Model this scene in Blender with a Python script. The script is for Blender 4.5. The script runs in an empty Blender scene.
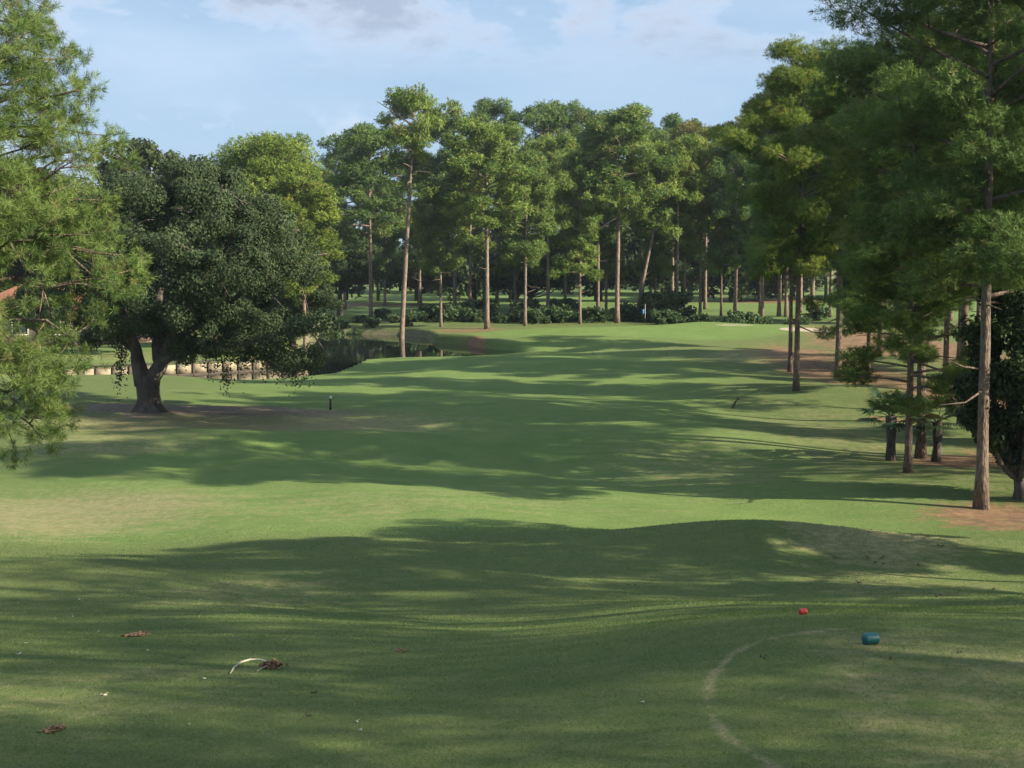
import bpy, math, random
import numpy as np
from math import radians as R

sc = bpy.context.scene
COL = sc.collection
F = 1400.0; HZ = 262.0; CAMZ = 7.4
PITCH = math.atan((384-HZ)/F)
SUN_EL, SUN_AZ = 28.0, -20.0      # azimuth measured from +X, negative = towards the camera side

# ------------------------------------------------------------------ world / camera / light
cam_d = bpy.data.cameras.new('camera'); cam = bpy.data.objects.new('camera', cam_d); COL.objects.link(cam)
cam_d.sensor_width = 36; cam_d.lens = 36*F/1024; cam_d.clip_end = 6000; cam_d.clip_start = .1
cam.location = (0, 0, CAMZ); cam.rotation_euler = (math.pi/2-PITCH, 0, 0)
sc.camera = cam
sc.view_settings.view_transform = 'Standard'; sc.view_settings.look = 'None'
sc.view_settings.gamma = 1; sc.view_settings.use_curve_mapping = False
sc.view_settings.exposure = 1.26
sun_d = bpy.data.lights.new('sun', 'SUN'); sun = bpy.data.objects.new('sun', sun_d); COL.objects.link(sun)
sun_d.energy = 5.0; sun_d.angle = R(0.55); sun_d.color = (1, .89, .70)
ce, se = math.cos(R(SUN_EL)), math.sin(R(SUN_EL)); ca, sa = math.cos(R(SUN_AZ)), math.sin(R(SUN_AZ))
from mathutils import Vector
sun.rotation_euler = Vector((ca*ce, sa*ce, se)).to_track_quat('Z', 'Y').to_euler()
sc.cycles.use_denoising = True
sc.cycles.max_bounces = 6; sc.cycles.diffuse_bounces = 2; sc.cycles.glossy_bounces = 3
sc.cycles.transmission_bounces = 3; sc.cycles.transparent_max_bounces = 4
sc.cycles.sample_clamp_indirect = 4

def N(nt, t, loc=None, **kw):
    n = nt.nodes.new(t)
    for k, v in kw.items():
        if k.startswith('_'): setattr(n, k[1:], v)
    return n
def noise(nt, vec, scale, detail=4, rough=.55, dist=0):
    n = nt.nodes.new('ShaderNodeTexNoise'); n.inputs['Scale'].default_value = scale
    n.inputs['Detail'].default_value = detail; n.inputs['Roughness'].default_value = rough
    n.inputs['Distortion'].default_value = dist
    if vec is not None: nt.links.new(vec, n.inputs['Vector'])
    return n.outputs['Fac']
def ramp(nt, fac, a, b, ca=(0,0,0,1), cb=(1,1,1,1)):
    n = nt.nodes.new('ShaderNodeValToRGB'); e = n.color_ramp.elements
    e[0].position = a; e[1].position = b; e[0].color = ca; e[1].color = cb
    nt.links.new(fac, n.inputs['Fac']); return n.outputs['Color']
def mix(nt, fac, a, b, mode='MIX'):
    n = nt.nodes.new('ShaderNodeMix'); n.data_type = 'RGBA'; n.blend_type = mode
    for s, v in ((0, fac), (6, a), (7, b)):
        if isinstance(v, bpy.types.NodeSocket): nt.links.new(v, n.inputs[s])
        elif isinstance(v, tuple): n.inputs[s].default_value = v if len(v) == 4 else (*v, 1)
        else: n.inputs[s].default_value = v
    return n.outputs[2]
def mth(nt, op, a, b=0.0):
    n = nt.nodes.new('ShaderNodeMath'); n.operation = op
    for s, v in ((0, a), (1, b)):
        if isinstance(v, bpy.types.NodeSocket): nt.links.new(v, n.inputs[s])
        else: n.inputs[s].default_value = v
    return n.outputs[0]
def scaled(nt, vec, s, loc=(0,0,0)):
    n = nt.nodes.new('ShaderNodeMapping'); n.inputs['Scale'].default_value = s; n.inputs['Location'].default_value = loc
    nt.links.new(vec, n.inputs['Vector']); return n.outputs['Vector']

w = bpy.data.worlds.new('World'); sc.world = w; w.use_nodes = True
nt = w.node_tree; nt.nodes.clear()
out = N(nt, 'ShaderNodeOutputWorld'); bg = N(nt, 'ShaderNodeBackground'); bg.inputs['Strength'].default_value = .052
nt.links.new(bg.outputs[0], out.inputs[0])
sky = N(nt, 'ShaderNodeTexSky'); sky.sky_type = 'NISHITA'; sky.sun_disc = False
sky.sun_elevation = R(SUN_EL); sky.sun_rotation = R(90-SUN_AZ)   # rotation 0 = +Y, clockwise
sky.air_density = 1.0; sky.dust_density = .6; sky.ozone_density = 2.2; sky.altitude = 10
tc = N(nt, 'ShaderNodeTexCoord')
base = mix(nt, 1.0, sky.outputs[0], (.95, .93, .93, 1), 'MULTIPLY')
base = mix(nt, .75, base, (3.5, 5.15, 7.3, 1))
sep = N(nt, 'ShaderNodeSeparateXYZ'); nt.links.new(tc.outputs['Generated'], sep.inputs[0])
v1 = scaled(nt, tc.outputs['Generated'], (1, 1, 2.2), (.35, .2, .42))
c1 = noise(nt, v1, 10, 7, .6, .2)
v2 = scaled(nt, tc.outputs['Generated'], (1, 1, 4.0), (3.1, 0, 1.2))
c2 = noise(nt, v2, 3.2, 6, .55)
hi = ramp(nt, sep.outputs['Z'], .125, .165)
lo = ramp(nt, sep.outputs['Z'], .02, .15)
veil = mth(nt, 'MULTIPLY', ramp(nt, c2, .35, .70), mth(nt, 'ADD', mth(nt, 'MULTIPLY', lo, .40), .05))
b2 = mix(nt, veil, base, (6.0, 7.2, 8.8, 1))
m1 = mth(nt, 'MULTIPLY', ramp(nt, c1, .44, .56), hi)
cc = mix(nt, ramp(nt, c1, .48, .62), (6.0, 6.8, 8.2, 1), (3.6, 4.4, 5.6, 1))
b3 = mix(nt, mth(nt, 'MULTIPLY', m1, .9), b2, cc)
c4 = noise(nt, scaled(nt, tc.outputs['Generated'], (1, 1, 1.6), (1.13, .4, .2)), 11, 6, .6)
low = mth(nt, 'MULTIPLY', ramp(nt, c4, .50, .63), mth(nt, 'SUBTRACT', 1.0, ramp(nt, sep.outputs['Z'], .085, .115)))
b3 = mix(nt, mth(nt, 'MULTIPLY', low, .75), b3, (7.0, 7.8, 8.8, 1))
nt.links.new(b3, bg.inputs['Color'])

# ------------------------------------------------------------------ terrain height function
def smooth(a, b, x):
    t = np.clip((x-a)/(b-a), 0, 1); return t*t*(3-2*t)
PY = np.array([-60, -20, 0, 6, 9, 12.5, 14.5, 17, 20, 24, 28, 33, 38, 43, 60, 100, 130, 150, 200, 350, 900, 3000.])
PR = np.array([5.6, 5.4, 5.0, 4.35, 4.12, 4.0, 3.74, 3.1, 2.42, 1.55, .95, .45, .12, 0, 0, .15, .3, .4, .5, 1.2, 3, 5.])
PL = np.array([5.6, 5.4, 5.0, 4.35, 3.95, 3.52, 3.2, 2.75, 2.18, 1.48, .9, .5, .15, 0, 0, .15, .3, .4, .5, 1.2, 3, 5.])
def softinterp(y, P):
    s = 0
    for k, wt in ((-1.0, .2), (-.4, .3), (.4, .3), (1.0, .2)): s = s + wt*np.interp(y+k, PY, P)
    return s
POND = None
def H0(x, y):
    x = np.asarray(x, float); y = np.asarray(y, float)
    arc = 2.0 + .12*np.sin(y*.9)
    k = smooth(arc-3.2, arc+1.2, x)
    z = softinterp(y, PL)*(1-k) + softinterp(y, PR)*k
    # mound in front of the fairway
    z = z + .66*np.exp(-((x-5.9)/3.3)**2 - ((y-33.3)/1.9)**2) + .34*np.exp(-((x-11.8)/2.8)**2 - ((y-32.6)/1.9)**2)
    z = z + .20*np.exp(-((x+7)/6)**2 - ((y-30)/3.0)**2)
    near = smooth(18, 34, y)*(1-smooth(300, 500, y))
    z = z + near*(.16*np.sin(x*.13+1.3)*np.sin(y*.21+x*.05) + .10*np.sin(x*.31+y*.17+2) + .07*np.sin(y*.47-x*.11))
    z = z + .05*np.sin(x*.9+y*.55)*smooth(14, 20, y)*(1-smooth(60, 90, y))
    z = z + .45*np.exp(-((x+6)/12)**2 - ((y-57)/3.5)**2) + .35*np.exp(-((x-20)/14)**2 - ((y-78)/4)**2)
    # raised green complex
    z = z + .75*np.exp(-((x-14)/15)**2 - ((y-139)/9)**2) + .5*np.exp(-((x-31)/6)**2 - ((y-141)/5)**2) + .35*np.exp(-((x-20)/3.5)**2 - ((y-146)/4)**2)
    z = z + .5*np.exp(-((x+26)/14)**2 - ((y-72)/7)**2)
    return z
def poly_sd(x, y, P):
    d = np.full(x.shape, 1e18); s = np.ones(x.shape, bool); ins = np.zeros(x.shape, bool)
    n = len(P)
    for i in range(n):
        ax, ay = P[i]; bx, by = P[(i+1) % n]
        ex, ey = bx-ax, by-ay; wx, wy = x-ax, y-ay
        t = np.clip((wx*ex+wy*ey)/(ex*ex+ey*ey), 0, 1)
        d = np.minimum(d, (wx-ex*t)**2+(wy-ey*t)**2)
        c = ((ay > y) != (by > y)) & (x < (bx-ax)*(y-ay)/(by-ay+1e-12)+ax)
        ins ^= c
    d = np.sqrt(d); return np.where(ins, -d, d)
WZ = -.45
CP, SP = math.cos(PITCH), math.sin(PITCH)
def ray(px, py):
    a, b = (px-512)/F, (384-py)/F
    d = np.array([a, CP+b*SP, -SP+b*CP]); return d/d[1]     # per metre of y
def atz(px, py, z):
    d = ray(px, py); t = (z-CAMZ)/d[2]; return (d[0]*t, t)
PONDP = [atz(*p, WZ) for p in [(20,384),(60,383.5),(130,381.5),(180,380.5),(262,379.5),(300,377),(335,373),(352,366.5),(366,359.5),(400,357.5),(470,356),
         (530,352.5),(508,350.2),(482,348.3),(465,344.5),(432,342.3),(426,338),(400,335.4),(350,334),(322,334),(300,345),(288,357),(262,370.5),(170,374.5),(60,381)]]
def H(x, y):
    x = np.asarray(x, float); y = np.asarray(y, float)
    z = H0(x, y)
    sd = poly_sd(x, y, PONDP)
    bank = smooth(0.0, 3.5+9*smooth(-24, -10, x), sd)
    zb = np.maximum(z, WZ+.03)
    zz = (WZ+.02)*(1-bank) + zb*bank
    steep = smooth(-.1, .7, sd)
    far = smooth(118, 128, y)
    zz = zz*(1-far) + ((WZ+.02)*(1-steep)+zb*steep)*far
    return np.where(sd < 0, WZ-.1-np.minimum(1.2, -sd*.5), zz)
def hz(x, y): return float(H(np.array([x]), np.array([y]))[0])
def hit(px, py):
    d = ray(px, py); t = np.arange(5, 700, .1)
    g = H0(d[0]*t, t); b = np.nonzero(CAMZ+d[2]*t <= g)[0]
    t = t[b[0]] if len(b) else 300.0
    return (d[0]*t, t)
def zat(py, y): return CAMZ+ray(512, py)[2]*y

# ------------------------------------------------------------------ mesh helpers
def build(name, V, quads=None, tris=None, mat=None, parent=None, col=None, smooth_=False, loc=None):
    V = np.asarray(V, np.float32); me = bpy.data.meshes.new(name)
    q = np.zeros((0, 4), np.int32) if quads is None or len(quads) == 0 else np.asarray(quads, np.int32)
    t = np.zeros((0, 3), np.int32) if tris is None or len(tris) == 0 else np.asarray(tris, np.int32)
    me.vertices.add(len(V)); me.vertices.foreach_set('co', V.ravel())
    me.loops.add(q.size+t.size); me.loops.foreach_set('vertex_index', np.concatenate([q.ravel(), t.ravel()]))
    me.polygons.add(len(q)+len(t))
    ls = np.concatenate([np.arange(len(q))*4, q.size+np.arange(len(t))*3]).astype(np.int32)
    me.polygons.foreach_set('loop_start', ls)
    if smooth_: me.polygons.foreach_set('use_smooth', np.ones(len(ls), bool))
    me.update(calc_edges=True)
    if col is not None:
        for k, c in (col if isinstance(col, dict) else {'var': col}).items():
            c = np.asarray(c, np.float32)
            if c.ndim == 1: c = np.stack([c, c, c], 1)
            c4 = np.ones((len(V), 4), np.float32); c4[:, :3] = c
            a = me.color_attributes.new(k, 'FLOAT_COLOR', 'POINT'); a.data.foreach_set('color', c4.ravel())
    if mat is not None: me.materials.append(mat)
    o = bpy.data.objects.new(name, me); COL.objects.link(o)
    if parent is not None: o.parent = parent
    if loc is not None: o.location = loc
    return o
def tag(o, label=None, cat=None, group=None, kind=None):
    if label: o['label'] = label
    if cat: o['category'] = cat
    if group: o['group'] = group
    if kind: o['kind'] = kind
    return o
def empty(name, loc, rz=0, s=1):
    o = bpy.data.objects.new(name, None); COL.objects.link(o); o.location = loc; o.rotation_euler = (0, 0, rz)
    o.scale = (s, s, s) if not isinstance(s, tuple) else s; o.empty_display_size = .3
    return o
def copy_tree(o, parent=None):
    c = o.copy(); COL.objects.link(c); c.parent = parent
    for ch in list(o.children): copy_tree(ch, c)
    return c
class Acc:
    def __init__(s): s.V = []; s.Q = []; s.T = []; s.n = 0
    def add(s, V, Q=None, T=None):
        V = np.asarray(V, float)
        s.V.append(V)
        if Q is not None and len(Q): s.Q.append(np.asarray(Q)+s.n)
        if T is not None and len(T): s.T.append(np.asarray(T)+s.n)
        s.n += len(V)
    def get(s):
        return (np.concatenate(s.V), np.concatenate(s.Q) if s.Q else None, np.concatenate(s.T) if s.T else None)
    def build(s, name, mat, parent=None, smooth_=False, **k):
        V, Q, T = s.get(); return build(name, V, Q, T, mat, parent, smooth_=smooth_, **k)
    def tube(s, P, r, sides=7, cap=True, rough=0, rng=None):
        P = np.asarray(P, float); n = len(P); r = np.broadcast_to(np.asarray(r, float), (n,))
        tan = np.gradient(P, axis=0); tan /= np.linalg.norm(tan, axis=1)[:, None]+1e-9
        up = np.array([0, 0, 1.]) if abs(tan[0][2]) < .8 else np.array([1., 0, 0])
        V = []; a = np.arange(sides)/sides*2*math.pi
        u = np.cross(tan[0], up); u /= np.linalg.norm(u)
        for i in range(n):
            u = u-tan[i]*np.dot(u, tan[i]); u /= np.linalg.norm(u)+1e-9; v = np.cross(tan[i], u)
            rr = r[i]*(1+(rough*(rng.random(sides)-.5) if rough else 0))
            V.append(P[i]+(np.cos(a)*rr)[:, None]*u+(np.sin(a)*rr)[:, None]*v)
        V = np.concatenate(V); i = np.arange(n-1)[:, None]*sides; j = np.arange(sides)[None]; j2 = (j+1) % sides
        Q = np.stack([i+j, i+j2, i+sides+j2, i+sides+j], -1).reshape(-1, 4)
        T = []
        if cap:
            V = np.concatenate([V, P[:1], P[-1:]]); m = n*sides
            for k in range(sides):
                T.append((m, (k+1) % sides, k)); T.append((m+1, (n-1)*sides+k, (n-1)*sides+(k+1) % sides))
        s.add(V, Q, T)
    def box(s, c, d, rz=0, tilt=None):
        x, y, z = [v/2 for v in d]
        V = np.array([(a*x, b*y, e*z) for e in (-1, 1) for a, b in ((-1,-1),(1,-1),(1,1),(-1,1))], float)
        if tilt is not None: V = V @ np.array(tilt).T
        cr, sr = math.cos(rz), math.sin(rz)
        V = np.stack([V[:, 0]*cr-V[:, 1]*sr, V[:, 0]*sr+V[:, 1]*cr, V[:, 2]], 1)+np.array(c)
        s.add(V, [(0,3,2,1),(4,5,6,7),(0,1,5,4),(1,2,6,5),(2,3,7,6),(3,0,4,7)])

def unit(v): return v/(np.linalg.norm(v, axis=-1, keepdims=True)+1e-9)

# ------------------------------------------------------------------ materials
def mat(name):
    m = bpy.data.materials.new(name); m.use_nodes = True; nt = m.node_tree; nt.nodes.clear()
    o = N(nt, 'ShaderNodeOutputMaterial'); p = N(nt, 'ShaderNodeBsdfPrincipled'); nt.links.new(p.outputs[0], o.inputs[0])
    return m, nt, p, o
def bump(nt, p, h, strength, dist):
    b = N(nt, 'ShaderNodeBump'); b.inputs['Strength'].default_value = strength; b.inputs['Distance'].default_value = dist
    nt.links.new(h, b.inputs['Height']); nt.links.new(b.outputs[0], p.inputs['Normal'])
def simple(name, c, rough=.7, var=.25, scale=8, bmp=.2, metal=0, stretch=(1,1,1)):
    m, nt, p, o = mat(name); tc = N(nt, 'ShaderNodeTexCoord'); v = scaled(nt, tc.outputs['Object'], stretch)
    n = noise(nt, v, scale, 5)
    lo = tuple(x*(1-var) for x in c); hi_ = tuple(min(1, x*(1+var)) for x in c)
    nt.links.new(ramp(nt, n, .3, .7, (*lo, 1), (*hi_, 1)), p.inputs['Base Color'])
    p.inputs['Roughness'].default_value = rough; p.inputs['Metallic'].default_value = metal
    if bmp: bump(nt, p, n, bmp, .02)
    return m
def leaf_mat(name, dark, light, tip=(.16, .14, .04), trans=.3, rough=.55, spec=.3):
    m, nt, p, o = mat(name)
    at = N(nt, 'ShaderNodeVertexColor'); at.layer_name = 'var'
    s = N(nt, 'ShaderNodeSeparateColor'); nt.links.new(at.outputs[0], s.inputs[0])
    oi = N(nt, 'ShaderNodeObjectInfo')
    c = mix(nt, s.outputs[0], dark, light)
    c = mix(nt, mth(nt, 'MULTIPLY', s.outputs[1], .6), c, tip)
    c = mix(nt, 1.0, c, oi.outputs['Color'], 'MULTIPLY')
    nt.links.new(c, p.inputs['Base Color']); p.inputs['Roughness'].default_value = rough
    p.inputs['Specular IOR Level'].default_value = spec
    t = N(nt, 'ShaderNodeBsdfTranslucent'); nt.links.new(mix(nt, 1.0, c, (1.25, 1.3, .8), 'MULTIPLY'), t.inputs['Color'])
    ms = N(nt, 'ShaderNodeMixShader'); ms.inputs[0].default_value = trans
    nt.links.new(p.outputs[0], ms.inputs[1]); nt.links.new(t.outputs[0], ms.inputs[2]); nt.links.new(ms.outputs[0], o.inputs[0])
    return m
def bark_mat(name, a, b, scale=6):
    m, nt, p, o = mat(name); tc = N(nt, 'ShaderNodeTexCoord')
    v = scaled(nt, tc.outputs['Object'], (1, 1, .28))
    n = noise(nt, v, scale, 6, .65); n2 = noise(nt, tc.outputs['Object'], .5, 3)
    c = ramp(nt, n, .32, .68, (*a, 1), (*b, 1))
    c = mix(nt, mth(nt, 'MULTIPLY', ramp(nt, n2, .4, .7), .45), c, (.20, .17, .145))
    nt.links.new(c, p.inputs['Base Color']); p.inputs['Roughness'].default_value = .9
    p.inputs['Specular IOR Level'].default_value = .15
    vo = N(nt, 'ShaderNodeTexVoronoi'); vo.inputs['Scale'].default_value = scale*1.4; nt.links.new(v, vo.inputs['Vector'])
    h = mth(nt, 'ADD', n, vo.outputs['Distance']); bump(nt, p, h, .7, .05)
    return m
M_PINE = leaf_mat('pine_needles', (.072, .118, .034), (.155, .215, .062), (.24, .20, .08), .22, .6, .12)
M_NEAR = leaf_mat('near_needles', (.075, .125, .034), (.165, .225, .064), (.22, .19, .08), .22, .6, .12)
M_OAK = leaf_mat('oak_leaves', (.034, .055, .027), (.068, .096, .046), (.12, .13, .065), .15, .7, .06)
M_BROAD = leaf_mat('broad_leaves', (.035, .058, .022), (.085, .120, .042), (.12, .12, .05), .22, .6, .15)
M_SHRUB = leaf_mat('shrub_leaves', (.030, .060, .022), (.075, .125, .045), (.13, .12, .05), .2)
M_FROND = leaf_mat('palm_fronds', (.030, .065, .028), (.060, .105, .045), (.12, .10, .05), .2, .4)
M_BARK = bark_mat('pine_bark', (.085, .062, .050), (.30, .225, .175), 7)
M_BARKN = bark_mat('rough_pine_bark', (.045, .034, .028), (.225, .165, .125), 13)
M_BARKD = bark_mat('oak_bark', (.035, .030, .026), (.11, .095, .08), 6)
M_BARKL = bark_mat('pale_branch_bark', (.22, .19, .16), (.42, .38, .33), 8)
M_WHITE = simple('white_paint', (.75, .74, .68), .5, .12, 20)
M_DKWOOD = simple('dark_timber', (.055, .042, .032), .85, .4, 12)
M_PANEL = simple('pale_bulkhead_panel', (.27, .23, .155), .8, .35, 2.2)

# ground material
m, nt, p, o = mat('turf'); M_TURF = m
tc = N(nt, 'ShaderNodeTexCoord'); P3 = tc.outputs['Object']
z1 = N(nt, 'ShaderNodeVertexColor'); z1.layer_name = 'zone'; s1 = N(nt, 'ShaderNodeSeparateColor'); nt.links.new(z1.outputs[0], s1.inputs[0])
z2 = N(nt, 'ShaderNodeVertexColor'); z2.layer_name = 'zonetwo'; s2 = N(nt, 'ShaderNodeSeparateColor'); nt.links.new(z2.outputs[0], s2.inputs[0])
def nz(vec, sc_, d=5, r=.6, lo_=.36, hi_=.64, ds=0): return ramp(nt, noise(nt, vec, sc_, d, r, ds), lo_, hi_)
nb = nz(P3, .11); nm = nz(P3, .55, 6, .62, ds=.3); nf = nz(P3, 4.5, 6, .7); nx = nz(P3, 38, 4, .7); nq = nz(P3, 1.7, 6, .66)
vs = scaled(nt, P3, (.35, 1.6, 1)); ns = nz(vs, 1.0, 5, .6, ds=.6)
g = mix(nt, nm, (.064, .126, .027), (.102, .168, .040))
g = mix(nt, mth(nt, 'MULTIPLY', nb, .45), g, (.145, .175, .055))
g = mix(nt, mth(nt, 'MULTIPLY', ns, .28), g, (.155, .165, .058))
g = mix(nt, mth(nt, 'MULTIPLY', mth(nt, 'MULTIPLY', nq, nf), .50), g, (.185, .178, .082))
g = mix(nt, mth(nt, 'MULTIPLY', mth(nt, 'SUBTRACT', 1.0, nf), .35), g, (.052, .088, .026))
g = mix(nt, mth(nt, 'MULTIPLY', nx, .35), g, (.200, .205, .095))
g = mix(nt, mth(nt, 'MULTIPLY', mth(nt, 'SUBTRACT', 1.0, nx), .35), g, (.035, .062, .02))
fair = mix(nt, nm, (.108, .190, .044), (.152, .232, .062))
fair = mix(nt, mth(nt, 'MULTIPLY', ns, .25), fair, (.21, .225, .095))
fair = mix(nt, mth(nt, 'MULTIPLY', mth(nt, 'SUBTRACT', 1.0, nf), .25), fair, (.095, .150, .045))
g = mix(nt, mth(nt, 'MULTIPLY', s2.outputs[0], .85), g, fair)
nmix = mth(nt, 'ADD', mth(nt, 'MULTIPLY', ns, .35), mth(nt, 'ADD', mth(nt, 'MULTIPLY', nq, .35), mth(nt, 'MULTIPLY', nf, .3)))
def zonemask(s, lo_=.25, hi_=.6, amt=.55):
    t = mth(nt, 'ADD', s, mth(nt, 'MULTIPLY', mth(nt, 'SUBTRACT', nmix, .5), amt))
    return mth(nt, 'MULTIPLY', ramp(nt, t, lo_, hi_), ramp(nt, s, .0, .12))
dry = mix(nt, nf, (.21, .190, .095), (.32, .27, .145))
g = mix(nt, mth(nt, 'MULTIPLY', zonemask(s1.outputs[1], .2, .95, .9), .75), g, dry)
straw = mix(nt, mth(nt, 'MULTIPLY', nq, mth(nt, 'ADD', nf, .3)), (.085, .050, .034), (.33, .175, .095)); straw = mix(nt, mth(nt, 'MULTIPLY', nx, .3), straw, (.33, .24, .16))
straw = mix(nt, mth(nt, 'MULTIPLY', ramp(nt, nmix, .55, .75), .5), straw, (.14, .15, .06))
g = mix(nt, zonemask(s1.outputs[0], .25, .65, 1.1), g, straw)
sand = mix(nt, nf, (.33, .28, .21), (.44, .37, .285))
g = mix(nt, zonemask(s1.outputs[2], .35, .6, .25), g, sand)
dirt = mix(nt, nf, (.10, .08, .055), (.25, .20, .145)); dirt = mix(nt, mth(nt, 'MULTIPLY', nx, .3), dirt, (.30, .26, .2))
g = mix(nt, zonemask(s2.outputs[1], .25, .8, .8), g, dirt)
arcc = mix(nt, nx, (.16, .15, .075), (.34, .30, .165))
g = mix(nt, mth(nt, 'MULTIPLY', zonemask(s2.outputs[2], .25, .9, 1.1), .75), g, arcc)
nt.links.new(g, p.inputs['Base Color']); p.inputs['Roughness'].default_value = .85; p.inputs['Specular IOR Level'].default_value = .12
h = mth(nt, 'ADD', mth(nt, 'MULTIPLY', nf, .6), mth(nt, 'MULTIPLY', nx, .4)); bump(nt, p, h, .5, .05)

# ------------------------------------------------------------------ ground sheet
def gsp(a, b, n, e): return a+(b-a)*np.linspace(0, 1, n)**e
ys = np.concatenate([np.linspace(-60, 4, 34)[:-1], np.linspace(4, 60, 520)[:-1], np.linspace(60, 175, 420)[:-1], np.linspace(175, 420, 110)[:-1], gsp(420, 3500, 30, 1.8)])
u = np.linspace(-1, 1, 561); u = np.sign(u)*(np.abs(u)*.5+.5*np.abs(u)**3*1.0)
wid = 14+np.maximum(ys, 0)*.95
X = u[None]*wid[:, None]*1.3; Y = np.repeat(ys[:, None], len(u), 1)
shp = X.shape; x = X.ravel(); y = Y.ravel(); z = H(x, y)
def ell(px, py, wpx, hpx, ang=0, soft=.5, amp=1.):
    """a patch of ground, given where it lies and how big it is there"""
    cx, cy = hit(px, py); _, y0 = hit(px, py+hpx/2); _, y1 = hit(px, py-hpx/2)
    rx = wpx/2/F*cy; ry = max(.4, (y1-y0)/2)
    dx, dy = x-cx, y-cy; c, s_ = math.cos(ang), math.sin(ang)
    d = np.sqrt(((dx*c+dy*s_)/rx)**2+((-dx*s_+dy*c)/ry)**2)
    return amp*(1-smooth(1-soft, 1+soft, d))
Z = np.zeros((len(x), 3)); Z2 = np.zeros((len(x), 3))
def mx(A, k, v): A[:, k] = np.maximum(A[:, k], v)
for a in [(1010,519,160,28,0,.6,.8),(965,462,110,12),(955,390,110,18),(830,368,110,44,0,.6,.72),(1050,470,90,50),(800,350,70,14,0,.6,.6),(885,420,50,8,0,.5,.5),
          (470,331,80,4,0,.6,.55),(455,339,60,5),(900,345,160,30,0,.5,.75),(690,322,40,6),(380,305,120,2.5,0,.6,.7),(760,301,260,2.5,0,.6,.8),(700,297,160,1.2,0,.6,.6)]:
    mx(Z, 0, ell(*a))
for a in [(60,515,330,44,0,.7,.9),(250,424,380,18,0,.6,1),(120,440,200,20,0,.6,.6),(860,530,160,10,0,.6,.8),(700,470,220,60,0,.8,.42),(760,355,120,12,0,.6,.7),
          (900,585,200,36,0,.8,.5),(380,500,500,30,0,.8,.35),(860,440,220,90,0,.8,.42),(620,350,240,14,0,.8,.3),(110,358,240,10,0,.6,.5),(100,690,300,60,0,.8,.3),(240,600,200,30,0,.8,.4)]:
    mx(Z, 1, ell(*a))
for a in [(808,330,56,3.6,0,.3,1),(446,337.5,46,3,0,.4,.5),(735,325,50,2,0,.4,.5)]: mx(Z, 2, ell(*a))
for a in [(200,410,290,10,0,.5,1),(147,413,40,10,0,.4,1)]: mx(Z2, 1, ell(*a))
sdv = poly_sd(x, y, PONDP)
mx(Z2, 1, (1-smooth(.3, .9, sdv))*.8*smooth(120, 128, y)*(1-smooth(-9, -6, x))*.65)
fw = smooth(34, 37, y)*(1-smooth(124, 130, y))*(1-smooth(7+.02*y, 12+.05*y, x+1.5*np.sin(y*.12)))*smooth(-22, -12, x)
fw = np.maximum(fw*.8, (1-smooth(.8, 1.15, np.sqrt(((x-12)/17)**2+((y-137)/10.5)**2))))
fw = np.maximum(fw, smooth(168, 172, y)*(1-smooth(330, 380, y))*.8)
fw = np.maximum(fw, smooth(100, 104, y)*(1-smooth(120, 124, y))*(1-smooth(-20, -17, x))*.6)
Z2[:, 0] = fw
ARC = [atz(a, b, c) for a, b, c in [(848,624,3.96),(815,629,3.95),(785,638,3.9),(755,650,3.85),(733,664,3.83),(718,680,3.83),(709,697,3.85),(708,712,3.88),(714,728,3.92),(730,745,3.98),(765,768,4.02),(800,790,4.05)]]
d = np.full(len(x), 1e9)
for (ax, ay), (bx, by) in zip(ARC[:-1], ARC[1:]):
    ex, ey = bx-ax, by-ay; t = np.clip(((x-ax)*ex+(y-ay)*ey)/(ex*ex+ey*ey), 0, 1)
    d = np.minimum(d, np.hypot(x-ax-ex*t, y-ay-ey*t))
Z2[:, 2] = (1-smooth(.0, .075+.02*np.sin(x*7+y*3), d+.012*np.sin(x*11-y*5)+.012*np.sin(y*23)))
# tee top tinted yellower than the slope round it
teein = smooth(.0, .6, x-(2.1+.02*(y-9)**2))*(1-smooth(12.8, 13.6, y))*smooth(3, 5, y)
mx(Z, 1, teein*.42)
ny, nx_ = shp; i = np.arange(ny-1)[:, None]*nx_; j = np.arange(nx_-1)[None]
Q = np.stack([i+j, i+j+1, i+nx_+j+1, i+nx_+j], -1).reshape(-1, 4)
gr = build('ground', np.stack([x, y, z], 1), Q, None, M_TURF, col={'zone': Z, 'zonetwo': Z2}, smooth_=True)
tag(gr, kind='structure')

# water
m, nt, p, o = mat('pond_water')
p.inputs['Base Color'].default_value = (.012, .018, .012, 1); p.inputs['Roughness'].default_value = .03; p.inputs['IOR'].default_value = 1.33
tc = N(nt, 'ShaderNodeTexCoord'); n = noise(nt, scaled(nt, tc.outputs['Object'], (1, .5, 1)), 3.0, 3); bump(nt, p, n, .06, .02)
pc = np.array(PONDP); c0 = pc.mean(0)
gx = np.linspace(pc[:, 0].min()-3, pc[:, 0].max()+3, 60); gy = np.linspace(pc[:, 1].min()-2, pc[:, 1].max()+3, 60)
GX, GY = np.meshgrid(gx, gy); sd = poly_sd(GX.ravel(), GY.ravel(), PONDP)
i = np.arange(59)[:, None]*60; j = np.arange(59)[None]; Q = np.stack([i+j, i+j+1, i+60+j+1, i+60+j], -1).reshape(-1, 4)
Q = Q[(sd[Q].min(1) < 1.0)]
wt = build('water', np.stack([GX.ravel(), GY.ravel(), np.full(3600, WZ)], 1), Q, None, m, smooth_=True); tag(wt, kind='structure')

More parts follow.
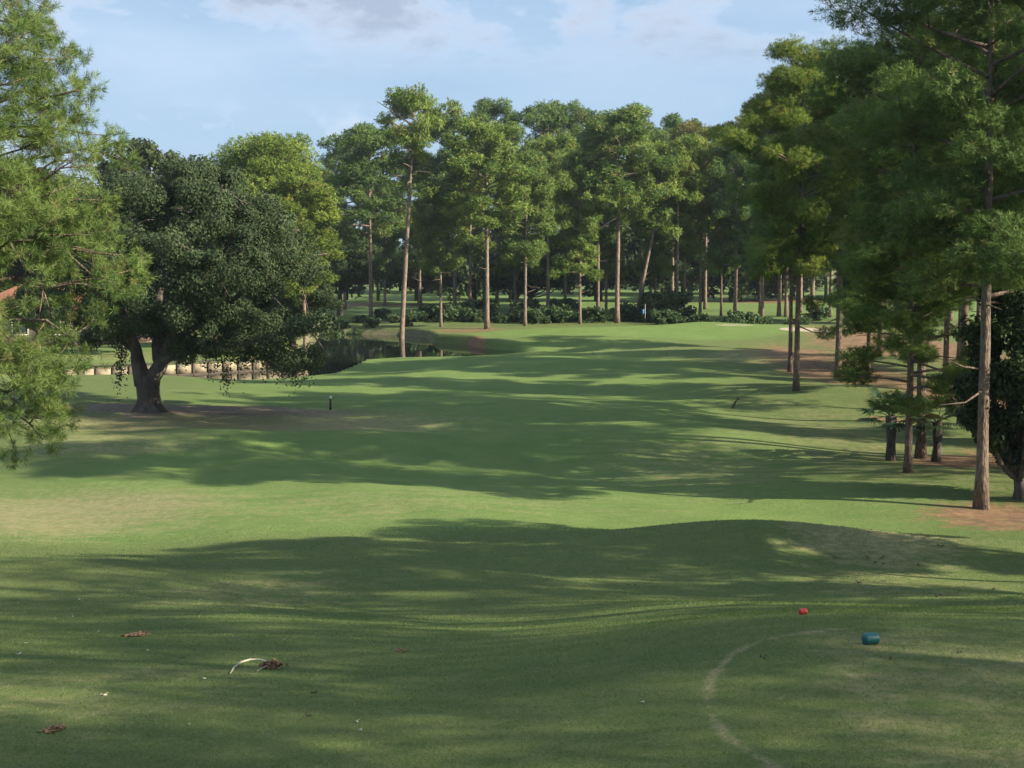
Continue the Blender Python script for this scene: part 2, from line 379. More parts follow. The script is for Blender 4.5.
# ------------------------------------------------------------------ foliage generators
def tufts(C, D, size, k, wdt, rng, spread=.9, droop=0., O=None):
    """C tuft centres, D shoot directions: k needle blades each"""
    n = len(C); c = np.repeat(C, k, 0); dd = np.repeat(D, k, 0)
    v = unit(dd*(1-spread)+unit(rng.normal(size=(n*k, 3)))*spread); v[:, 2] -= droop; v = unit(v)
    L = size*(.65+.6*rng.random((n*k, 1))); w_ = wdt*(.7+.6*rng.random((n*k, 1)))
    if O is None: s = unit(np.cross(v, rng.normal(size=v.shape)))
    else:
        o_ = np.repeat(O, k, 0)+rng.normal(size=v.shape)*.35
        s = unit(np.cross(v, o_))
    m_ = c+v*L*.5
    V = np.stack([c, m_+s*w_/2, c+v*L, m_-s*w_/2], 1).reshape(-1, 3)
    Q = np.arange(len(V)).reshape(-1, 4)
    return V, Q
def cards(C, size, rng, upbias=.5, O=None):
    n = len(C); nrm = unit(rng.normal(size=(n, 3))*(1 if O is None else .45)+(np.array([0, 0, upbias]) if O is None else O)); a = unit(np.cross(nrm, rng.normal(size=(n, 3)))); b = np.cross(nrm, a)
    s = size*(.6+.8*rng.random((n, 1)))
    V = np.stack([C-a*s*.6, C-b*s*.32, C+a*s*.6, C+b*s*.32], 1).reshape(-1, 3)
    return V, np.arange(len(V)).reshape(-1, 4)

def pine(name, Ht, base, Rad, seed, nl=34, pads=1.0, tuft=.32, k=8, wdt=.085, tpp=85, padr=1.05, trunk_r=.22, lean=(0, 0), shape='round', flat=.78, dens=1., mat_leaf=None, gap=0., stubs=5, curve=.25, inner=0):
    """pine standing at the origin: trunk with limbs, needle crown. Returns its Empty."""
    rng = np.random.default_rng(seed)
    root = empty(name, (0, 0, 0))
    A = Acc()
    n = 16; t = np.linspace(0, 1, n)
    wob = np.cumsum(rng.normal(0, curve*.12, (n, 2)), 0)*t[:, None]
    P = np.stack([lean[0]*t**1.1+wob[:, 0], lean[1]*t**1.1+wob[:, 1], t*Ht*.97-.3*(t == 0)], 1)
    r = trunk_r*((1-t)**.75*.85+.12)*(1+.45*np.exp(-t*Ht/.35))
    A.tube(P, r, 10, rough=.12, rng=rng)
    def at(tt): return np.array([np.interp(tt, t, P[:, q]) for q in range(3)])
    C = []; PR_ = []
    for i in range(nl):
        q = (i+rng.random()*.8)/nl
        tt = base+(1-base)*q*.97
        if shape == 'round': rr = Rad*min(1, .55+1.4*q)*math.sqrt(max(.03, 1-max(0, (q-.38)/.64)**2))
        elif shape == 'flat': rr = Rad*(.45+.75*q)*math.sqrt(max(.05, 1-max(0, (q-.72)/.3)**2))
        elif shape == 'cone': rr = Rad*(1.05-q*.9)
        else: rr = Rad*(.8+.3*math.sin(q*9+seed))*math.sqrt(max(.05, 1-max(0, (q-.6)/.42)**2))
        rr *= .6+.5*rng.random()
        az = i*2.399+rng.normal()*.5; up = .15+.75*q+rng.normal()*.12
        if q < .25: up -= .25
        s = at(tt); L = max(.5, rr)
        e = s+np.array([math.cos(az)*L, math.sin(az)*L, L*up*.75])
        mid = (s+e)/2+np.array([rng.normal()*.12*L, rng.normal()*.12*L, L*.10*rng.normal()+.05*L])
        lp = np.array([s*(1-a)**2+2*mid*a*(1-a)+e*a*a for a in np.linspace(0, 1, 6)])
        r0 = min(trunk_r*.5, .035+.028*L)*(1-.4*q)
        A.tube(lp, np.linspace(r0, r0*.3, 6), 5)
        if rng.random() < gap: continue
        for a, pr in ((1.0, 1.0), (.72, .85), (.45, .65)):
            if a < .5 and (L < 1.6 or rng.random() < .45): continue
            c = lp[-1]*a+lp[0]*(1-a) if a < 1 else lp[-1]
            c = c+rng.normal(size=3)*np.array([.5, .5, .2])*padr*.6
            C.append(c); PR_.append(padr*pr*(.7+.6*rng.random()))
        if L > 2.2:      # side branch
            b0 = lp[3]; sd_ = az+rng.choice([-1, 1])*(.7+.5*rng.random()); l2 = L*.5
            b1 = b0+np.array([math.cos(sd_)*l2, math.sin(sd_)*l2, l2*(up*.6+.1)])
            A.tube(np.array([b0, (b0+b1)/2+rng.normal(size=3)*.06*l2, b1]), [r0*.5, r0*.35, r0*.15], 4)
            C.append(b1); PR_.append(padr*.85*(.7+.5*rng.random()))
    for i in range(inner):
        tt = base+.04+(.93-base)*(i+rng.random())/inner; az = rng.random()*6.28; c = at(tt)+np.array([math.cos(az), math.sin(az), 0])*(.5+.5*rng.random())*Rad*.28
        A.tube(np.array([at(tt-.015), c]), [.05, .02], 4); C.append(c); PR_.append(padr*(.7+.5*rng.random()))
    C.append(at(.985)+np.array([0, 0, .2])); PR_.append(padr*.9)
    for i in range(stubs):         # dead snags on the bole
        tt = base*(.45+.55*rng.random()); s = at(tt); az = rng.random()*6.28; L = .5+1.4*rng.random()
        e = s+np.array([math.cos(az)*L, math.sin(az)*L, L*(rng.random()*.6-.25)])
        A.tube(np.array([s, (s+e)/2+rng.normal(size=3)*.08*L, e]), [.045, .03, .012], 4)
    tr = A.build('trunk', M_BARK if k <= 8 else M_BARKN, root, True)
    C = np.array(C); PR_ = np.array(PR_)
    cnt = np.maximum(8, (tpp*dens*(PR_/padr)**2).astype(int)); idx = np.repeat(np.arange(len(C)), cnt)
    dv = unit(rng.normal(size=(len(idx), 3))); rad = .35+.65*rng.random((len(idx), 1))**.6
    off = dv*rad*PR_[idx][:, None]*np.array([1, 1, flat]); off[:, 2] += .15*PR_[idx]
    TC = C[idx]+off; D = unit(off+np.array([0, 0, .35]))
    V, Q = tufts(TC, D, tuft, k, wdt, rng, .85, O=unit(off*np.array([1, 1, 1.4])+np.array([0, 0, .12])))
    pv = np.clip(.5+.36*rng.normal(size=len(C)), 0, 1)
    tv = np.clip(pv[idx]+.18*rng.normal(size=len(idx)), 0, 1); br = (rng.random(len(idx)) < .05)*1.0+np.repeat((rng.random(len(C)) < .06)*.5, cnt)
    col = np.stack([np.repeat(tv, k*4), np.repeat(br, k*4), np.zeros(len(idx)*k*4)], 1)
    build('crown', V, Q, None, mat_leaf or M_PINE, root, col=col)
    return root

def broad(name, Ht, Rad, seed, base=.22, blobs=70, lpb=260, leaf=.42, blobr=1.5, tr=.35, matl=None, bark=None, forks=5, squash=.8):
    rng = np.random.default_rng(seed); root = empty(name, (0, 0, 0)); A = Acc()
    cz = Ht*(base+(1-base)*.45); rz = Ht*(1-base)*.56
    fk = np.array([0, 0, Ht*base*.9])
    A.tube(np.array([[0, 0, -.3], [.05, 0, fk[2]*.5], fk]), [tr*1.35, tr, tr*.85], 9, rough=.15, rng=rng)
    C = []
    for i in range(blobs):
        v = unit(rng.normal(size=3)); v[2] = abs(v[2])*1.0-.45*(rng.random() < .5)*abs(v[2]) if v[2] > 0 else v[2]*.7
        rr = .45+.55*rng.random()**.5
        C.append(np.array([v[0]*Rad*rr, v[1]*Rad*rr, cz+v[2]*rz*rr]))
    C = np.array(C)
    for i in range(forks*3):
        e = C[rng.integers(len(C))]; mid = (fk+e)/2+rng.normal(size=3)*.1*Rad+np.array([0, 0, -.05*Ht])
        q = np.linspace(0, 1, 6)[:, None]; lp = fk*(1-q)**2+2*mid*q*(1-q)+e*q*q
        A.tube(lp, np.linspace(tr*.5, .05, 6), 6)
    A.build('trunk', bark or M_BARKD, root, True)
    br = blobr*(.65+.7*rng.random(len(C)))
    idx = np.repeat(np.arange(len(C)), lpb); dv = unit(rng.normal(size=(len(idx), 3)))
    off = dv*(rng.random((len(idx), 1))**.35)*br[idx][:, None]*np.array([1, 1, squash])
    V, Q = cards(C[idx]+off, leaf, rng, O=unit(off))
    pv = np.clip(.5+.25*rng.normal(size=len(C)), 0, 1); tv = np.clip(pv[idx]+.22*rng.normal(size=len(idx)), 0, 1)
    b2 = (rng.random(len(idx)) < .04)*1.0
    col = np.stack([np.repeat(tv, 4), np.repeat(b2, 4), np.zeros(len(idx)*4)], 1)
    build('crown', V, Q, None, matl or M_BROAD, root, col=col)
    return root

used = set()
def put(tpl, x_, y_, s, label, cat='pine tree', group=None, rz=0., tint=None, first=True, sxy=1., z_=None, tilt=(0, 0)):
    o = tpl if (tpl.name not in used) else copy_tree(tpl)
    used.add(tpl.name)
    o.location = (x_, y_, (hz(x_, y_) if z_ is None else z_)-.05); o.rotation_euler = (tilt[0], tilt[1], rz); o.scale = (s*sxy, s*sxy, s)
    if 'group' in o: del o['group']
    tag(o, label, cat, group)
    if tint:
        for ch in o.children:
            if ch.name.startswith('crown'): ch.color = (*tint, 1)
    return o

# ------------------------------------------------------------------ far row of pines (across the pond, behind the green)
TP = [pine('pine_tree', 24, .55, 3.9, 11, 32, shape='round'),
      pine('pine_tree', 24, .46, 4.2, 12, 36, shape='irreg'),
      pine('pine_tree', 24, .38, 3.6, 13, 38, shape='round'),
      pine('pine_tree', 24, .60, 4.6, 14, 26, shape='flat', gap=.1),
      pine('pine_tree', 24, .28, 3.8, 15, 42, shape='irreg'),
      pine('pine_tree', 24, .66, 3.6, 16, 24, shape='round', gap=.15),
      pine('pine_tree', 24, .20, 3.6, 17, 44, shape='cone', curve=.1)]
TB = [broad('broadleaf_tree', 15, 6.5, 31, .2, 75, 620, .30, 1.6),
      broad('broadleaf_tree', 15, 5.5, 32, .3, 70, 600, .30, 1.5)]
TALL = pine('pine_tree', 26, .66, 3.9, 21, 26, shape='flat', gap=.12, padr=1.1, lean=(1.6, 0), trunk_r=.30, curve=.1, tpp=80)
LEANP = pine('pine_tree', 19, .55, 3.0, 22, 24, shape='irreg', lean=(3.6, 0), trunk_r=.24, curve=.2)
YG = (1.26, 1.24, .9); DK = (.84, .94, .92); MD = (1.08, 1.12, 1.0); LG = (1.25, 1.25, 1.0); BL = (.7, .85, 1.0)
def far(tpl, px, row, top, label, tint=None, w_=1., hscale=24., group=None, cat='pine tree', yy=None):
    x_, y_ = hit(px, row)
    if yy: x_, y_ = (px-512)/F*yy, yy
    zt = zat(top, y_); g = hz(x_, y_); s = (zt-g)/hscale
    return put(tpl, x_, y_, s, label, cat, group, rz=(px*1.7) % 6.28, tint=tint, sxy=w_/max(.6, s)**.3)
GF = 'pines standing in the far row across the pond'
# (template, base px, base row, top row, label, tint, width)
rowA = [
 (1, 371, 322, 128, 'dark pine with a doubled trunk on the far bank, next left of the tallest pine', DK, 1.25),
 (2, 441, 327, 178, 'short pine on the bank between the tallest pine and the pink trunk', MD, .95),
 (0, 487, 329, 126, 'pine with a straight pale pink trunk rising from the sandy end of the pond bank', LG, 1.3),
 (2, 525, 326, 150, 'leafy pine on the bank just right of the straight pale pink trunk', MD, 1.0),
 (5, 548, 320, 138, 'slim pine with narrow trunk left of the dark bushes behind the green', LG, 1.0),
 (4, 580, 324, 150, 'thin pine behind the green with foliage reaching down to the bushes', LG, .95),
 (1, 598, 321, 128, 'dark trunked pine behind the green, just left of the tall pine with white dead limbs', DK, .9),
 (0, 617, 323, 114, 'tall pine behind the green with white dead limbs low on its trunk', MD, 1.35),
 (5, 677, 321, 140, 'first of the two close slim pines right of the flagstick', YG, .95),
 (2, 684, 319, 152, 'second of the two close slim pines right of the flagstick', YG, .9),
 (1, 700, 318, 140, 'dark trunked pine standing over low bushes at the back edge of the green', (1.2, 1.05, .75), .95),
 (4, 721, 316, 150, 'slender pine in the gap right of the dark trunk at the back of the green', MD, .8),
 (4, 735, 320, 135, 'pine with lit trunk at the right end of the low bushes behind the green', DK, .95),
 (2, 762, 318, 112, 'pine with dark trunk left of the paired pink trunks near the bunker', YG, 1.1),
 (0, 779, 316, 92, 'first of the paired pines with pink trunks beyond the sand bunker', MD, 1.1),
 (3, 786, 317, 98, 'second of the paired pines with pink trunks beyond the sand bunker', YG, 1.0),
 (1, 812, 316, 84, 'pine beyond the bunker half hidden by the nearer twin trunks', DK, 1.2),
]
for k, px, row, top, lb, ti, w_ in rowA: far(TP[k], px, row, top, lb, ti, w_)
far(TALL, 401, 331, 97, 'tallest pine with a long bare leaning trunk and flat open crown against the sky', LG, 1., 26)
TALL.rotation_euler = (0, 0, 0)
far(LEANP, 636, 321, 150, 'pine leaning sharply right beside the flagstick on the green', LG, 1., 19); LEANP.rotation_euler = (0, 0, 0)
# second rank, behind: crowns fill the skyline
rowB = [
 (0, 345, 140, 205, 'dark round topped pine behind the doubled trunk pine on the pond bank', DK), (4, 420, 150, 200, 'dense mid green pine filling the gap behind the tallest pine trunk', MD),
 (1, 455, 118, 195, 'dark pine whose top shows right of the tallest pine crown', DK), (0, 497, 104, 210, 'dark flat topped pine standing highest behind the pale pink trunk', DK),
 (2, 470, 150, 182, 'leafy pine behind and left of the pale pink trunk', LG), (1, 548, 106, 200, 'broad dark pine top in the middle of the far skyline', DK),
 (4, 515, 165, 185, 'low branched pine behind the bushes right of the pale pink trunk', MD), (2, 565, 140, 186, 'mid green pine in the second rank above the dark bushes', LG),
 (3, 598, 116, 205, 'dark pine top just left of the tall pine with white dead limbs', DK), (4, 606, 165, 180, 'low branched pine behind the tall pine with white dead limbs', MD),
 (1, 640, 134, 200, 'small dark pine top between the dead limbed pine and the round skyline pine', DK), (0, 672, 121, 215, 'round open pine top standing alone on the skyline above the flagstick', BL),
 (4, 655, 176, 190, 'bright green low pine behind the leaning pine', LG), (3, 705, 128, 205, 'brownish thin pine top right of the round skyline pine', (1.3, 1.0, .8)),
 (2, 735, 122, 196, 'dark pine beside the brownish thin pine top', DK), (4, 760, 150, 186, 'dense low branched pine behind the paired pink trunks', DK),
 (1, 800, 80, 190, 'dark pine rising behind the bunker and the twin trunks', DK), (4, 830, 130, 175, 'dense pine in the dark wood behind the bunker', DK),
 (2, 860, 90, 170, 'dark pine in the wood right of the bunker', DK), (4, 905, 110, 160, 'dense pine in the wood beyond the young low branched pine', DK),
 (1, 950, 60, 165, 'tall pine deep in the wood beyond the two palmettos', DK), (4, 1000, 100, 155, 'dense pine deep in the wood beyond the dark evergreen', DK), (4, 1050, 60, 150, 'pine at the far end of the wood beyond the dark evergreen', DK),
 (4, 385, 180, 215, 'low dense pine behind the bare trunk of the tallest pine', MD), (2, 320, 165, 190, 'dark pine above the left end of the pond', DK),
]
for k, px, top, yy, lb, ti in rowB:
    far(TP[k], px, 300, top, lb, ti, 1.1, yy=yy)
# left bank: yellow green pines and dark oaks
DOME = pine('pine_tree', 22, .25, 5.6, 25, 62, padr=1.7, tpp=130, shape='round')
far(DOME, 266, 340, 141, 'large yellow green pine rising behind the spreading oak', YG, 1.0, 22, yy=128)
far(TP[2], 305, 340, 176, 'yellow green pine at the right shoulder of the spreading oak', (1.25, 1.15, .75), 1.15, yy=120)
far(TP[4], 225, 340, 165, 'grey green pine between the spreading oak and the yellow green pine', (.9, .9, .9), 1.2, yy=140)
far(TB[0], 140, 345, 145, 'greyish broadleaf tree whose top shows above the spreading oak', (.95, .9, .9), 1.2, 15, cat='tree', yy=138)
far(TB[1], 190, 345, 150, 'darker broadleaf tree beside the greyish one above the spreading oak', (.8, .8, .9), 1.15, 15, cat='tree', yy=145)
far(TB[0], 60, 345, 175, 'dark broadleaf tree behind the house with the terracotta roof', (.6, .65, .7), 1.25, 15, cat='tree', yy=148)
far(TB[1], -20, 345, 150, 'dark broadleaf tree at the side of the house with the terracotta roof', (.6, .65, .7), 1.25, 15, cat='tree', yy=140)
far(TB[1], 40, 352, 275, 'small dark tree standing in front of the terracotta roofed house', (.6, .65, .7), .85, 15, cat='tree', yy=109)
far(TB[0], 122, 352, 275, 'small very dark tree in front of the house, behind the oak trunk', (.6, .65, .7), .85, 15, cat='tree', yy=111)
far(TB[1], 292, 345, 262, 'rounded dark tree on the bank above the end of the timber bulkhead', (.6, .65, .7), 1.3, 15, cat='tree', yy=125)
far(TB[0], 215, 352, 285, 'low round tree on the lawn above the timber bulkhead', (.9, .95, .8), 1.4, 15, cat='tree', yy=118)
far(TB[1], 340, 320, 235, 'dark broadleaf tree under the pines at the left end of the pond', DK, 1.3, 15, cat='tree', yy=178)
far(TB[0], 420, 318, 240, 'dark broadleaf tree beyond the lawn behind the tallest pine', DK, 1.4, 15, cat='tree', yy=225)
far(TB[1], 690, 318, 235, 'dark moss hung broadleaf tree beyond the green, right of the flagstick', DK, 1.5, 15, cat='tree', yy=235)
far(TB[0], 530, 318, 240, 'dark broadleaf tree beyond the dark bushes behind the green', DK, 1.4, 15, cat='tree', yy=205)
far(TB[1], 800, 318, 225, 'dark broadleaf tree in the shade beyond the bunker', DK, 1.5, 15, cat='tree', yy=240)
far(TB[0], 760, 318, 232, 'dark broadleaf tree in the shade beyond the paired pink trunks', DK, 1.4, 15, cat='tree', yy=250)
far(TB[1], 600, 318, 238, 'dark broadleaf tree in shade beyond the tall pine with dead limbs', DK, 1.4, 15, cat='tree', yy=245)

# pale dead limbs on two pines
def limbs(parent_xy, z0, specs, name, parent):
    A = Acc()
    for (dx, dz, L, up, r) in specs:
        s = np.array([parent_xy[0], parent_xy[1], z0+dz]); e = s+np.array([dx*L, -.5, L*up]); mid = (s+e)/2+np.array([0, 0, .18*L])
        q = np.linspace(0, 1, 7)[:, None]; A.tube(s*(1-q)**2+2*mid*q*(1-q)+e*q*q, np.linspace(r, r*.35, 7), 5)
        f = s+(e-s)*.6+np.array([0, 0, .12*L]); A.tube(np.array([f, f+np.array([dx*L*.25, -.2, L*.28])]), [r*.5, r*.2], 4)
    o = A.build(name, M_BARKL, None, True)
    inv = parent.matrix_basis.inverted(); o.data.transform(inv); o.parent = parent
    return o
def find(lbl):
    return next(o for o in bpy.data.objects if o.get('label', '').startswith(lbl))
t_ = find('tall pine behind the green with white dead'); yy = t_.location.y; pxm = yy/F
limbs(t_.location[:2], zat(205, yy), [(-1, 0, 2.0, -.05, .09), (-1, -1.4, 2.6, -.75, .12), (1, -2.0, 1.5, -.5, .07)], 'dead_limb', t_)
t_ = find('pine with dark trunk left of the paired'); yy = t_.location.y
limbs((t_.location[0]+1.3, t_.location[1]-1), zat(181, yy), [(-1, 0, 5.2, .32, .13), (-1, -3.2, 4.2, -.25, .10), (1, -.5, 2.5, .3, .08)], 'dead_limb', t_)

# ------------------------------------------------------------------ right hand pines (nearer)
NR = dict(tuft=.19, k=22, wdt=.018, tpp=120, inner=16, flat=.66)
RP = [pine('pine_tree', 20, .34, 4.0, 41, 40, padr=.85, trunk_r=.175, shape='irreg', mat_leaf=M_PINE, **NR),
      pine('pine_tree', 20, .42, 4.4, 42, 38, padr=.9, trunk_r=.19, shape='round', mat_leaf=M_PINE, **NR),
      pine('pine_tree', 20, .52, 4.6, 43, 32, padr=.95, trunk_r=.20, shape='flat', mat_leaf=M_PINE, **NR),
      pine('pine_tree', 20, .2, 3.6, 44, 46, padr=.8, trunk_r=.16, shape='irreg', mat_leaf=M_PINE, **NR)]
def near(tpl, px, row, Hh, label, tint, w_=1., rz=0., yy=None, group=None, lean=0):
    x_, y_ = hit(px, row)
    if yy: x_, y_ = (px-512)/F*yy, yy
    return put(tpl, x_, y_, Hh/20, label, 'pine tree', group, rz, tint, sxy=w_/(Hh/20)**.4, tilt=(0, lean))
DG = (.95, 1.0, .92)
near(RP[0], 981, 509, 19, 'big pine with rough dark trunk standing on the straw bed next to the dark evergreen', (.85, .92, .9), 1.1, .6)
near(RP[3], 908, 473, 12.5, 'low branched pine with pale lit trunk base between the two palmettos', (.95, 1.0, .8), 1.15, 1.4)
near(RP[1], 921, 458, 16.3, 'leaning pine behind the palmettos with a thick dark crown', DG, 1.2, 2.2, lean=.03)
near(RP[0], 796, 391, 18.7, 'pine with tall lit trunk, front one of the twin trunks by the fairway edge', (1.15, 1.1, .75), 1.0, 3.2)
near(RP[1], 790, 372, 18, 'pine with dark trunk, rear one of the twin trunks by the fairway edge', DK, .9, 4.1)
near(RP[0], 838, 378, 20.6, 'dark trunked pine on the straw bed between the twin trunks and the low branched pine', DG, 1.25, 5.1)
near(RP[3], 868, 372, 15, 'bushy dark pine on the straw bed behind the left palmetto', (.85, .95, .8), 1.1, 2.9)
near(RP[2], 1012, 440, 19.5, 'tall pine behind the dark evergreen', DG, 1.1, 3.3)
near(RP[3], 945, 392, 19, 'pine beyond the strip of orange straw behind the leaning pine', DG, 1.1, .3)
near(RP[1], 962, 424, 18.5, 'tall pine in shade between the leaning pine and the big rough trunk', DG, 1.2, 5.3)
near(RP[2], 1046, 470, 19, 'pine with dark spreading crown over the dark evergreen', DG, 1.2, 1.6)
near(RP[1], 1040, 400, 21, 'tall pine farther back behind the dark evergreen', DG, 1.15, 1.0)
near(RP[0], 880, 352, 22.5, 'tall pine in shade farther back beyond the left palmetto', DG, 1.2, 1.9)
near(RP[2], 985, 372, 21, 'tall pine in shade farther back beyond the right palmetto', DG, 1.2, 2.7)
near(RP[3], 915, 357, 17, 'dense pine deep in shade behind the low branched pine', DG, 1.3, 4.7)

# pines just outside the picture on the right: they cast the shade on the turf
OP = [pine('pine_tree', 20, .42, 3.8, 51, 30, padr=1.0, trunk_r=.2, shape='irreg', tuft=.36, k=6, wdt=.05, tpp=30, gap=.15),
      pine('pine_tree', 20, .5, 4.0, 52, 26, padr=1.0, trunk_r=.2, shape='flat', tuft=.36, k=6, wdt=.05, tpp=30, gap=.15)]
OFF = [(15, 26.5, 12, 1), (16.3, 29.3, 10.5, 1), (20.5, 27, 12, 1), (19, 22, 14, 1), (24, 18, 17, 0), (17.5, 16.5, 16, 0), (22, 12, 19, 0), (18, 6.5, 18, 0), (26, 7, 21, 0), (20, 1.5, 19, 0), (24, -3, 21, 0), (18.5, -3.5, 18, 0), (30, 2, 21, 0),
       (22, -9, 20, 0), (27, -7, 22, 0), (18, -10, 17, 0), (33, 12, 20, 0), (32, -6, 22, 0), (21, -15, 20, 0),
       (24, 39.5, 23, 0), (30, 44, 24, 0), (27, 50, 23, 0), (33, 54, 23, 1), (25, 60, 20, 0), (38, 41, 24, 0),
       (29, 66, 17, 0), (33, 82, 21, 1), (30, 90, 21, 0), (38, 92, 22, 1), (33, 103, 20, 0), (43, 84, 22, 0), (37, 101, 19, 0), (42, 97, 21, 0)]
for i, (x_, y_, h_, dn) in enumerate(OFF):
    o = put((RP if dn else OP)[i % 2], x_, y_, h_/20, 'tall pine of the right side wood, standing outside the picture edge', 'pine tree', 'pines of the right side wood', rz=i*1.3, tint=DG)

# ------------------------------------------------------------------ left foreground pine
def near_pine():
    rng = np.random.default_rng(77); root = empty('pine_tree', (-12.6, 28.5, hz(-12.6, 28.5)-.1)); A = Acc()
    t = np.linspace(0, 1, 18); P = np.stack([.5*np.sin(t*2.2), .2*np.sin(t*3), t*17-.2*(t == 0)], 1)
    A.tube(P, .30*((1-t)**.8*.85+.1)*(1+.4*np.exp(-t*17/.4)), 12, rough=.12, rng=rng)
    def tp(px, row, dy=0.):
        yy = 28.5+dy; return np.array([(px-512)/F*yy+12.6, dy, zat(row, yy)-root.location.z])
    # limbs (tip positions where the branches of the real tree end)
    tips = [(100,90,-.5),(75,60,.6),(50,20,-.6),(30,-20,.4),(5,5,-1),(95,118,.3),(60,110,-1),(30,60,-1.5),(20,130,-1.6),(55,150,-.9),(110,165,-.2),(85,185,-1.2),(120,200,.4),
            (140,255,-.2),(150,270,-.6),(105,235,-1.4),(70,215,-1.7),(35,190,-2),(10,170,-2),(120,285,-1),(40,240,-2.4),(10,225,-2.4),(145,285,.3),
            (100,360,-.6),(55,385,-2),(70,400,-1.4),(35,375,-2.3),(62,425,-1.8),(45,440,-1.9),(5,385,-2.5),(0,420,-2.2),(10,350,-.5),
            (115,150,1.2),(60,90,1.5),(30,20,1.5),(90,210,1.6),(50,170,1.8),(15,90,1.4),(110,250,1.5),(70,240,2),(-30,100,-2),(-30,200,-2.6),(-40,300,-2.6),(-50,20,-1),(-30,380,-2.5),(-60,-60,0),(-10,-60,.5),(20,-55,-.5),
            (25,-5,.9),(60,35,1.0),(45,75,-1),(80,130,-.6),(5,60,-1.9),(0,140,-2.2),(90,160,.8),(60,200,.2),(20,215,-1.2),(130,230,.9)]
    tips += [(-180+rng.random()*100, -40+rng.random()*300, rng.normal()*2.5) for _ in range(26)]
    TC = []; TO = []; TD = []; PV = []; cl = 0
    for (a, b, dy) in tips:
        if a > 0: a *= .88
        e = tp(a, b, dy); zt = e[2]; 
        hdist = math.hypot(e[0], e[1])
        z0 = min(16.3, max(3.4, zt-hdist*(.35 if b < 250 else (.1 if b < 300 else -.25))+rng.normal()*.3))
        s = np.array([np.interp(z0/17, t, P[:, 0]), np.interp(z0/17, t, P[:, 1]), z0])
        mid = (s+e)/2+np.array([0, 0, .12*hdist*(1 if b < 300 else 1.2)])+rng.normal(size=3)*.15
        q = np.linspace(0, 1, 8)[:, None]; lp = s*(1-q)**2+2*mid*q*(1-q)+e*q*q; lp[1:-1] += rng.normal(size=(6, 3))*.10
        A.tube(lp, np.linspace(.025+.010*hdist, .010, 8), 6)
        sub = [(lp[-1], unit(lp[-1]-lp[-3]), .42)]
        for j in range(4):
            qi = rng.integers(4, 7); b0 = lp[qi]; d_ = unit(unit(e-s)*.8+rng.normal(size=3)*.65+np.array([0, 0, .1])); l2 = .55+.65*rng.random()
            b1 = b0+d_*l2; A.tube(np.array([b0, (b0+b1)/2+rng.normal(size=3)*.05, b1]), [.016, .012, .007], 4); sub.append((b1, d_, .34))
        for c, d_, rr in sub:
            pv = np.clip(.5+.25*rng.normal(), 0, 1)
            m_ = 15
            off = unit(rng.normal(size=(m_, 3)))*(.4+.6*rng.random((m_, 1))**.5)*rr*np.array([1, 1, .8])
            TC.append(c+off); TO.append(unit(off+np.array([0, 0, .08]))); TD.append(unit(unit(off)+d_*.7+np.array([0, 0, .3]))); PV += [np.clip(pv+.15*rng.normal(), 0, 1) for _ in range(m_)]
    A.build('trunk', M_BARKN, root, True)
    TO = np.concatenate(TO); TC = np.concatenate(TC); TD = np.concatenate(TD); PV = np.array(PV); k = 46
    V, Q = tufts(TC, TD, .155, k, .0085, rng, .85, O=TO)
    br = (rng.random(len(TC)) < .05)*1.0
    build('crown', V, Q, None, M_NEAR, root, col=np.stack([np.repeat(PV, k*4), np.repeat(br, k*4), np.zeros(len(V))], 1))
    tag(root, 'large bright green pine at the left edge with drooping needle clusters, nearest of all trees', 'pine tree')
near_pine()

